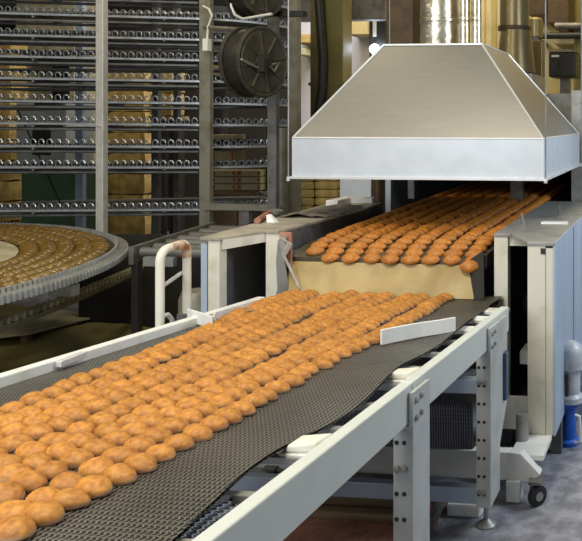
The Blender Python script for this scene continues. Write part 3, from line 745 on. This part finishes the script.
# cable reels hung at the rack end
def reel(px, py, Y, R, label, full=True):
    c = at(px,py,Y); ax = Vector((.985,-.17,0)).normalized()
    t = thing('cable_reel', tuple(c), label, 'cable reel')
    for s, nm in ((0,'flange'),(-.14,'flange')):
        prof = [(R*.99,s-.012),(R,s-.006),(R,s+.006),(R*.96,s+.012),(R*.90,s+.004),(R*.86,s+.004),(R*.84,s+.010),(R*.30,s+.006),(R*.28,s+.02),(R*.14,s+.02)]
        MB().lathe(prof, c, ax, 40).build(nm, M['reel'], t, smooth=True)
    MB().lathe([(R*.93,-.13),(R*.96,-.07),(R*.93,-.01)], c, ax, 32).build('wound_cable', M['black'], t, smooth=True)
    side = Vector((0,0,1)).cross(ax).normalized(); m = MB()
    for k in range(8):
        a = 2*PI*k/8+.2; v = side*math.cos(a)+Vector((0,0,1))*math.sin(a)
        MB().tube([c+ax*.010+v*R*.26, c+ax*.010+v*R*.86], .010, 6).build('spoke', M['reel'], t, smooth=True)
    if full:
        m = MB(); pts = [c+ax*.03+side*R*x+Vector((0,0,R*z)) for x, z in [(-.98,.0),(-.6,-.12),(-.3,-.2),(0,-.1),(.25,-.05),(.5,.02),(.3,-.25),(.1,-.1)]]
        m.tube(pts, .009, 6); m.build('loose_cable', M['post'], t, smooth=True)
        m = MB().lathe([(R*.12,0),(R*.12,.05)], c, ax, 12); m.box(c.x+.01,c.x+.06,c.y-.09,c.y-.05,c.z-.07,c.z+.03); m.build('hub', M['black'], t)
    return t
reel(263,62,4.95,.245,'big dusty black cable reel hung on the rack end left of the hood')
reel(262,-17,4.98,.235,'second cable reel hung above the big one, cut by the top edge',False)
hook = [at(x,y,4.86) for x, y in [(233,-8),(231,6),(235,15),(243,19),(260,16),(272,14)]]
tag(MB().tube(hook, .010, 8).build('reel_hanger', M['bpost'], None, None, smooth=True), 'bent bright steel rod hanger between the two cable reels', 'hanger')
MB().tube([at(204,27,5.42),at(232,29,5.15),at(243,29,5.0)], .014, 8).build('arm', M['post'], SR, smooth=True)
tag(MB().tube([at(203,6,5.38),at(209,9,5.35),at(212,16,5.35),at(208,27,5.36),at(207,40,5.37)], .008, 8).box(at(205,40,5.37).x,at(210,40,5.37).x,5.34,5.39,at(205,51,5.37).z,at(205,39,5.37).z).build('pull_switch', M['white'], None, None), 'small cream pull switch dangling by a cord on the rack post', 'switch')
a, b = at(276,11,5.2), at(303,16,5.2)
tag(MB().box(a.x,b.x,5.2,5.26,b.z,a.z).box(a.x-.35,a.x,5.2,5.26,b.z+.005,a.z-.005).build('reel_bar', M['black'], None, None), 'black bar sticking out right of the upper cable reel', 'bar')

# things stored behind the rack
rb_ = random.Random(9)
def sack(px0, px1, y0, y1, Y, label, grp=None):
    a, b = at(px0,y0,Y), at(px1,y1,Y); w, h = b.x-a.x, a.z-b.z; dp = .24
    m = MB(); NX, NZ = 10, 5
    bm = bmesh.new(); bmesh.ops.create_cube(bm, size=1); bmesh.ops.subdivide_edges(bm, edges=bm.edges[:], cuts=4, use_grid_fill=True)
    vs = []
    for v in bm.verts:
        x, y, z = v.co*2
        k = 1-.06*z*z; e = 1-.05*(x*x)**2
        vs.append(Vector(((a.x+b.x)/2+x*w/2*k, Y+dp/2+y*dp/2*k, b.z+h/2+z*h/2*e*(.97+.03*math.sin(5*x+y*3+px0)))))
    m.add(vs, [tuple(q.index for q in f.verts) for f in bm.faces]); bm.free()
    o = m.build('flour_sack', M['bag'], None, ((a.x+b.x)/2,Y+dp/2,b.z), smooth=True)
    return tag(o, label, 'sack', grp)
def stack(px0, px1, ytop, ybot, n, Y, where):
    h = (ybot-ytop)/n
    for k in range(n):
        j = rb_.uniform(-1.2,1.2)
        sack(px0+j, px1+j, ybot-h*(k+1), ybot-h*k, Y, 'yellow packed sack in the stack '+where, 'sacks '+where)
    a, b = at(px0,ybot,Y), at(px1,ybot,Y)
    pl = thing('pallet', ((a.x+b.x)/2,Y+.25,0), 'dark pallet stand under the sack stack '+where, 'pallet')
    MB().box(a.x-.03,b.x+.03,Y,Y+.26,a.z-.05,a.z).build('deck', M['wood'], pl)
    for xx in (a.x, b.x-.05): MB().box(xx,xx+.05,Y+.02,Y+.22,0,a.z-.05).build('stand', M['dark'], pl)
stack(-30,10.5,38,222,9,8.3,'at the left edge behind the rack')
stack(107,145,70,236,8,8.3,'behind the bright rack post')
stack(150,172,70,116,2,8.0,'left of the third rack post')
def carton(px0, px1, y0, y1, Y, label, red=True, grp=None):
    a, b = at(px0,y0,Y), at(px1,y1,Y)
    t = thing('carton', ((a.x+b.x)/2,Y+.2,b.z), label, 'carton', grp)
    MB().box(a.x,b.x,Y,Y+.22,b.z,a.z).build('box', M['carton'], t, bevel=.006)
    if red:
        w = (b.x-a.x)
        MB().box(a.x+w*.06,a.x+w*.2,Y-.003,Y,b.z+.015,a.z-.01).build('red_print', M['red'], t)
        MB().box(b.x-w*.10,b.x-w*.03,Y-.003,Y,b.z+.015,a.z-.01).build('red_print', M['red'], t)
    return t
for r in range(3):
    for cidx in range(2):
        carton(210+cidx*26, 235.5+cidx*25, 170+r*7, 176.5+r*7, 7.6, ['cream carton with red print in the %s row of the carton pile, %s column' % (('top','middle','bottom')[r], ('left','right')[cidx])][0], True, 'cartons piled behind the cable reels')
a = at(210,191,7.6); b = at(262,191,7.6)
tag(MB().box(a.x-.03,b.x+.03,7.58,8.05,a.z-.04,a.z).box(a.x,a.x+.05,7.6,8.0,0,a.z-.04).box(b.x-.05,b.x,7.6,8.0,0,a.z-.04).build('pallet_stand', M['wood'], None, (a.x,7.8,0)), 'dark stand under the carton pile', 'stand')
q0, q1 = at(210,146,7.7), at(262,162,7.7)
SH = tag(MB().box(q0.x-.05,q1.x+.1,7.7,8.1,at(210,161.5,7.7).z-.03,at(210,161.5,7.7).z).box(q1.x+.05,q1.x+.1,7.7,8.1,0,3.2).box(q0.x-.1,q0.x-.05,7.7,8.1,0,3.2).box(q0.x-.05,q1.x+.1,7.7,8.1,at(210,140,7.7).z-.03,at(210,140,7.7).z).box(q0.x-.05,q1.x+.1,7.7,8.1,at(210,75,7.7).z-.03,at(210,75,7.7).z).build('storage_rack', M['dark'], None, (q0.x,7.9,0)), 'dark storage rack above the carton pile', 'rack')
carton(210,234,151,161.3,7.72,'single cream carton with red print on the storage rack shelf above the carton pile')
carton(210,234,134.5,139.8,7.72,'flat cream carton on the second shelf of the storage rack',False)
carton(213,247,60,74.8,7.72,'cream carton high on the storage rack behind the big reel',False)
# bags lower down between hood and rack
a0_ = at(300,182,7.2); st = None
for r in range(6):
    for k in range(2):
        x0 = 292+k*23
        sack(x0, x0+22, 165+r*8.2, 173+r*8.2, 6.55, 'dull yellow sack in the pile seen under the left end of the hood', 'sacks in the pile left of the oven')
a = at(290,214.2,6.55); b = at(340,214.2,6.55)
tag(MB().box(a.x,b.x,6.53,7.06,a.z-.05,a.z).box(a.x,a.x+.06,6.56,7.0,0,a.z-.05).box(b.x-.06,b.x,6.56,7.0,0,a.z-.05).build('pallet_stand', M['wood'], None, (a.x,6.8,0)), 'dark stand under the sack pile left of the oven', 'stand')
# grey and green cabinets
a, b = at(16,103,7.7), at(66,168,7.7)
GC = thing('electrical_cabinet', ((a.x+b.x)/2,7.9,0), 'grey electrical cabinet with dark vent seen through the rack tiers', 'cabinet')
MB().box(a.x,b.x,7.7,8.1,b.z-.05,a.z).build('body', M['gcab'], GC, bevel=.01)
v0, v1 = at(33,124,7.7), at(51,155,7.7)
MB().box(v0.x,v1.x,7.69,7.7,v1.z,v0.z).build('vent', M['black'], GC)
a2, b2 = at(20,171,7.7), at(76,240,7.7)
MB().box(a2.x,b2.x,7.72,8.1,0,a2.z).build('plinth', M['green'], GC)
a, b = at(16,-6,9.0), at(74,52,9.0)
tag(MB().box(a.x,b.x,9.0,9.5,b.z,a.z).box(a.x+.02,a.x+.08,9.02,9.48,0,b.z).box(b.x-.08,b.x-.02,9.02,9.48,0,b.z).build('board_crate', M['board'], None, (a.x,9.2,0)), 'large dull brown crate high behind the upper left rack tiers', 'crate')

# ------------------------------------------------------------------ curved cooling belt (ring) with glazed gingerbreads
RCx, RCy, RZ = -4.871, 3.022, .80
CB2 = thing('curved_conveyor', (RCx,RCy,0), 'round curved cooling conveyor with toothed pale rim at the left, full of glazed gingerbreads', 'conveyor')
def annulus(r0, r1, z0, z1, n=160):
    m = MB()
    for i in range(n):
        t = 2*PI*i/n; c_, s_ = math.cos(t), math.sin(t)
        m.v += [Vector((RCx+r0*c_,RCy+r0*s_,z0)),Vector((RCx+r1*c_,RCy+r1*s_,z0)),Vector((RCx+r1*c_,RCy+r1*s_,z1)),Vector((RCx+r0*c_,RCy+r0*s_,z1))]
    for i in range(n):
        a = 4*i; b = 4*((i+1)%n)
        for k in range(4): m.f.append([a+k,a+(k+1)%4,b+(k+1)%4,b+k]); m.mi.append(0)
    return m
annulus(1.46,1.935,RZ-.03,RZ-.012).build('belt', M['oven_belt'], CB2, smooth=True)
annulus(1.925,1.985,RZ-.035,RZ).build('rim', M['msteel'], CB2, smooth=True)
annulus(1.27,1.46,RZ-.02,RZ).build('inner_rim', M['board'], CB2, smooth=True)
annulus(1.05,1.10,RZ-.02,RZ+.01).build('inner_rim', M['msteel'], CB2, smooth=True)
annulus(.0,1.05,RZ-.06,RZ-.04).build('hub_plate', M['dsteel'], CB2)
m = MB(); n = 420
for i in range(n):
    t = 2*PI*i/n; u = Vector((math.cos(t),math.sin(t),0)); p = Vector((RCx,RCy,0))+u*1.932; w = Vector((-u.y,u.x,0))*.007
    m.hexa([p-w+Vector((0,0,RZ-.012)),p+w+Vector((0,0,RZ-.012)),p+w+u*.008+Vector((0,0,RZ-.012)),p-w+u*.008+Vector((0,0,RZ-.012)),
            p-w+Vector((0,0,RZ+.024)),p+w+Vector((0,0,RZ+.024)),p+w+u*.008+Vector((0,0,RZ+.024)),p-w+u*.008+Vector((0,0,RZ+.024))])
    q = p+u*.052; w = w*.7
    m.hexa([q-w+Vector((0,0,RZ-.035)),q+w+Vector((0,0,RZ-.035)),q+w+u*.010+Vector((0,0,RZ-.035)),q-w+u*.010+Vector((0,0,RZ-.035)),
            q-w+Vector((0,0,RZ-.0)),q+w+Vector((0,0,RZ-.0)),q+w+u*.010+Vector((0,0,RZ-.0)),q-w+u*.010+Vector((0,0,RZ-.0))])
m.build('edge_teeth', mat('tooth_steel', (.40,.41,.41), .45, .3, (.30,.30,.29), 10), CB2)['kind'] = 'stuff'
for k in range(6):
    t = k*PI/3+.9; p = (RCx+1.32*math.cos(t), RCy+1.32*math.sin(t))
    MB().box(p[0]-.03,p[0]+.03,p[1]-.03,p[1]+.03,0,RZ-.03).build('leg', M['dark'], CB2)
a, b = at(48,284,2.72), at(73,296,2.72)
q0, q1 = atz(48,285,.66), atz(73,285,.66)
MB().box(q0.x,q1.x,q0.y,q0.y+.06,.60,.66).box(q0.x,q0.x+.05,q0.y,q0.y+.06,.66,.77).build('bracket', M['bpost'], CB2)
gl = [bun_mesh('glazed_gingerbread', .046, .036, .030, M['glaze'], 40+i, 2, False) for i in range(3)]
gp = None
rg = random.Random(21); ng = 0
for k in range(5):
    r = 1.515+k*.085; step = .077/r; t = rg.uniform(0, .05)
    while t < 2*PI:
        x, y = RCx+r*math.cos(t), RCy+r*math.sin(t); p = seen((x,y,RZ))
        if y > .5 and -12 < p[0] < 140 and p[1] < 330:
            rot = (rg.uniform(-.12,.12), rg.uniform(-.12,.12), t+rg.uniform(-.25,.25))
            if gp is None:
                gp = bpy.data.objects.new('glazed_gingerbread', gl[0]); COL.objects.link(gp)
                tag(gp, 'brown glazed gingerbread lying on the round curved conveyor at the left', 'gingerbread', 'glazed gingerbreads on the curved conveyor'); o = gp
            else: o = gp.copy(); COL.objects.link(o)
            o.data = gl[rg.randint(0,2)]; o.location = (x+rg.uniform(-.006,.006), y+rg.uniform(-.006,.006), RZ-.008); o.rotation_euler = rot; ng += 1
        t += step*rg.uniform(.96, 1.06)

# lower chain track
TK = thing('chain_track', (-3.2,3.6,0), 'narrow curved chain track passing below the round conveyor', 'chain track')
tp = [atz(x,y,.50) for x, y in [(-12,330),(20,318),(60,303),(100,286),(130,273),(156,262),(188,247)]]
MB().tube([p+Vector((0,0,-.02)) for p in tp], .020, 8).build('rail', M['post'], TK, smooth=True)
m = MB()
for i in range(len(tp)-1):
    L = (tp[i+1]-tp[i]).length; u = (tp[i+1]-tp[i]).normalized(); n = int(L/.05)
    for k in range(n):
        p = tp[i]+u*(L*k/n); w = Vector((-u.y,u.x,0))*.022
        m.hexa([p-w-u*.012,p-w+u*.012,p+w+u*.012,p+w-u*.012,p-w-u*.012+Vector((0,0,.03)),p-w+u*.012+Vector((0,0,.03)),p+w+u*.012+Vector((0,0,.03)),p+w-u*.012+Vector((0,0,.03))])
m.build('chain', M['board'], TK)['kind'] = 'stuff'
for p in (tp[0],tp[6]): MB().box(p.x-.02,p.x+.02,p.y,p.y+.04,0,.47).build('leg', M['dark'], TK)

# roller table behind
RT = thing('roller_table', (-2.9,5.2,0), 'dark roller table between the round conveyor and the left housing', 'roller table')
for k in range(7):
    y = 4.05+k*.15
    MB().cyl((-3.06-.03*k,y,.80),(-2.32,y,.80),.028,12).build('roller', M['dsteel'], RT, smooth=True)
for x in (-2.32, -3.80): 
    MB().hexa([(x,3.98,.74),(x+.03,3.98,.74),(x+.03,5.03,.74),(x,5.03,.74),(x,3.98,.84),(x+.03,3.98,.84),(x+.03,5.03,.84),(x,5.03,.84)] if x > -3 else
        [(-3.09,3.98,.74),(-3.06,3.98,.74),(-3.25,5.03,.74),(-3.28,5.03,.74),(-3.09,3.98,.84),(-3.06,3.98,.84),(-3.25,5.03,.84),(-3.28,5.03,.84)]).build('side_bar', M['dsteel'], RT)
for p in ((-2.32,4.0),(-2.32,4.98),(-3.09,4.0),(-3.27,4.98)): MB().box(p[0],p[0]+.04,p[1],p[1]+.04,0,.76).build('leg', M['dark'], RT)
a, b = at(120,232,4.0), at(154,246,4.0)
MB().box(-2.98,-2.80,3.95,3.98,.74,.79).build('front_plate', M['msteel'], RT)
MB().box(-4.3,-2.30,5.04,5.07,0,.74).build('shade_panel', M['dark'], RT)  # dark sheet added to stand in for the gloom behind the table
MB().box(-2.33,-2.30,3.98,5.04,0,.74).build('shade_panel', M['dark'], RT)  # second added dark sheet, shades the housing side

# tubular handle
hx = -2.02
HN = thing('tube_handle', (hx,2.85,0), 'white bent tube handle with rusty top beside the far rail', 'handle')
pts = [Vector((hx,2.772,0)),Vector((hx,2.772,1.0))]
for k in range(1,6): t = PI*k/10; pts.append(Vector((hx,2.772+.045*(1-math.cos(t)),1.0+.045*math.sin(t))))
pts += [Vector((hx,2.90,1.05))]
for k in range(1,6): t = PI*k/10; pts.append(Vector((hx,2.90+.035*math.sin(t),1.05-.035*(1-math.cos(t)))))
pts += [Vector((hx,2.935,0))]
MB().tube(pts, .0165, 14).build('tube', M['cream'], HN, smooth=True)
MB().tube([Vector((hx,2.83,1.045)),Vector((hx,2.90,1.05)),Vector((hx,2.925,1.038)),Vector((hx,2.935,.99))], .0171, 14).build('rust_patch', mat('rusty_paint', (.62,.50,.36), .6, 0, (.40,.14,.04), 30, lo=.4, hi=.58), HN, smooth=True)
MB().tube([Vector((hx,2.78,.90)),Vector((hx-.02,2.93,.925))], .008, 8).build('cross_rod', M['bpost'], HN)
MB().tube([Vector((hx-.04,2.90,0)),Vector((hx-.04,2.90,.74)),Vector((hx-.045,2.88,.765)),Vector((hx-.05,2.86,.765))], .010, 8).build('side_rod', M['bpost'], HN, smooth=True)
MB().box(hx-.02,hx+.03,2.90,2.97,.60,T(2.93)-.02).build('clamp', M['dsteel'], HN)
a = at(197,275,3.7)
tag(MB().lathe([(.09,0),(.09,.62),(.075,.66)], (-2.52,3.75,0), n=20).build('drum', M['post'], None, (-2.52,3.75,0), smooth=True) , 'brown grey drum standing behind the white tube handle', 'drum')

# floor things
m = MB(); nn = 26
c00, c10 = (-4.9,3.4), (-2.3,3.4)
rg = random.Random(4)
for j in range(nn+1):
    for i in range(nn+1):
        u, v = i/nn, j/nn; x = -5.8+3.55*u; y = 2.6+2.9*v
        m.v.append(Vector((x,y,.03+.07*abs(math.sin(u*7+2.1*math.sin(v*5)))*abs(math.cos(v*6+u*3))+.02*rg.random())))
for j in range(nn):
    for i in range(nn): a = j*(nn+1)+i; m.f.append([a,a+1,a+nn+2,a+nn+1]); m.mi.append(0)
for (i0, j0, di, dj) in ((0,0,1,0),(0,nn,1,0),(0,0,0,1),(nn,0,0,1)):
    b0 = len(m.v)
    for k in range(nn+1):
        p = m.v[(j0+dj*k)*(nn+1)+i0+di*k]; m.v.append(Vector((p.x,p.y,0)))
    for k in range(nn):
        a = (j0+dj*k)*(nn+1)+i0+di*k; a2_ = (j0+dj*(k+1))*(nn+1)+i0+di*(k+1); m.f.append([a,a2_,b0+k+1,b0+k]); m.mi.append(0)
tag(m.build('floor_tarp', M['tarp'], None, (-4,3.9,0), smooth=True), 'crumpled olive tarp covering the floor under the round conveyor', 'tarp')
q = [atz(x,y,.14) for x, y in [(-15,338),(30,333),(96,316),(60,309),(-15,318)]]
BD = thing('board_table', (q[1].x,q[1].y,0), 'thin pale dusty board lying low above the tarp left of the conveyor', 'board')
MB().poly([(p.x,p.y) for p in q], .128, .14).build('board', M['board'], BD)
for p in (q[1],q[2],q[3]): MB().box(p.x-.08,p.x-.03,p.y-.02+.03,p.y+.06,0,.128).build('stand', M['wood'], BD)
tray = [atz(x,y,.02) for x, y in [(262,560),(452,560),(438,505),(300,503)]]
RT2 = thing('rust_tray', (-1.2,2.5,0), 'rusty red brown drip tray lying on the floor under the conveyor', 'tray')
MB().box(-1.80,-.93,2.25,2.985,.0,.02).build('tray_base', M['rust'], RT2)
MB().box(-.945,-.925,2.25,2.985,.02,.06).box(-1.80,-.945,2.965,2.985,.02,.06).build('rim', M['dsteel'], RT2)
tag(MB().box(-1.78,-1.0,2.89,2.95,.0205,.075).build('plank', M['wood'], None, (-1.4,2.92,.02), bevel=.004), 'weathered brown plank lying across the rusty tray', 'plank')
tag(MB().box(-1.62,-.98,2.79,2.84,.0205,.05).build('plank', M['wood'], None, (-1.3,2.81,.02), bevel=.004), 'shorter thin plank in front of the other on the rusty tray', 'plank')
q = atz(442,520,0)
MBc = MB().box(-.976,-.955,2.66,2.76,.0205,.075); tag(MBc.build('steel_block', M['dsteel'], None, (-.965,2.71,.02), bevel=.003), 'small dark steel block at the right side of the rusty tray', 'block')
q = atz(462,507,0); q.y = 2.93
tag(MB().poly([(-.91,2.90),(-.78,2.90),(-.77,2.96),(-.90,2.98)], 0, .05).build('white_block', M['white'], None, (-.85,2.94,0), bevel=.006), 'worn white block on the floor behind the far leg', 'block')

# ------------------------------------------------------------------ light
w = bpy.data.worlds.new('world'); sc.world = w; w.use_nodes = True
bg = w.node_tree.nodes['Background']; bg.inputs[0].default_value = (.80,.88,1.0,1); bg.inputs[1].default_value = .15
def area(name, loc, target, sx, sy, power, col):
    l = bpy.data.lights.new(name, 'AREA'); l.shape = 'RECTANGLE'; l.size = sx; l.size_y = sy; l.energy = power; l.color = col
    o = bpy.data.objects.new(name, l); COL.objects.link(o); o.location = loc
    o.rotation_euler = (Vector(target)-Vector(loc)).to_track_quat('-Z','Y').to_euler()
    return o
area('window_light', (1.5,3.8,2.6), (-.8,3.3,.6), 1.3, 1.2, 66, (.80,.90,1.0))
area('window_light_front', (-2.2,-.9,2.7), (-1.6,3.6,.9), 2.4, 2.6, 125, (.88,.94,1.0))
area('ceiling_lamp_front', (-1.5,1.1,4.3), (-1.4,2.3,.8), 1.4, 1.0, 105, (1.0,.90,.70))
area('ceiling_lamp_left', (-4.7,2.4,4.3), (-4.2,3.6,.6), 1.0, 1.4, 44, (1.0,.86,.58))
area('fill_light_aisle', (-3.0,4.5,4.3), (-3.2,4.5,.0), .7, .7, 26, (1.0,.88,.62))  # added fill, brightens the tarp and floor by the round conveyor
area('ceiling_lamp_back', (-.9,8.2,4.3), (-.9,8.6,1.5), 3.2, 1.6, 95, (1.0,.83,.50))
area('ceiling_lamp_middle', (-3.9,8.7,4.3), (-4.0,9.6,2), 1.8, .8, 110, (.92,.92,1.0))
area('ceiling_lamp_store', (-5.6,7.5,4.3), (-5.4,8.0,1.4), 1.6, .5, 36, (1.0,.86,.55))

vs = sc.view_settings; vs.view_transform = 'Standard'; vs.look = 'None'; vs.exposure = 0.0; vs.gamma = 1.0; vs.use_curve_mapping = False
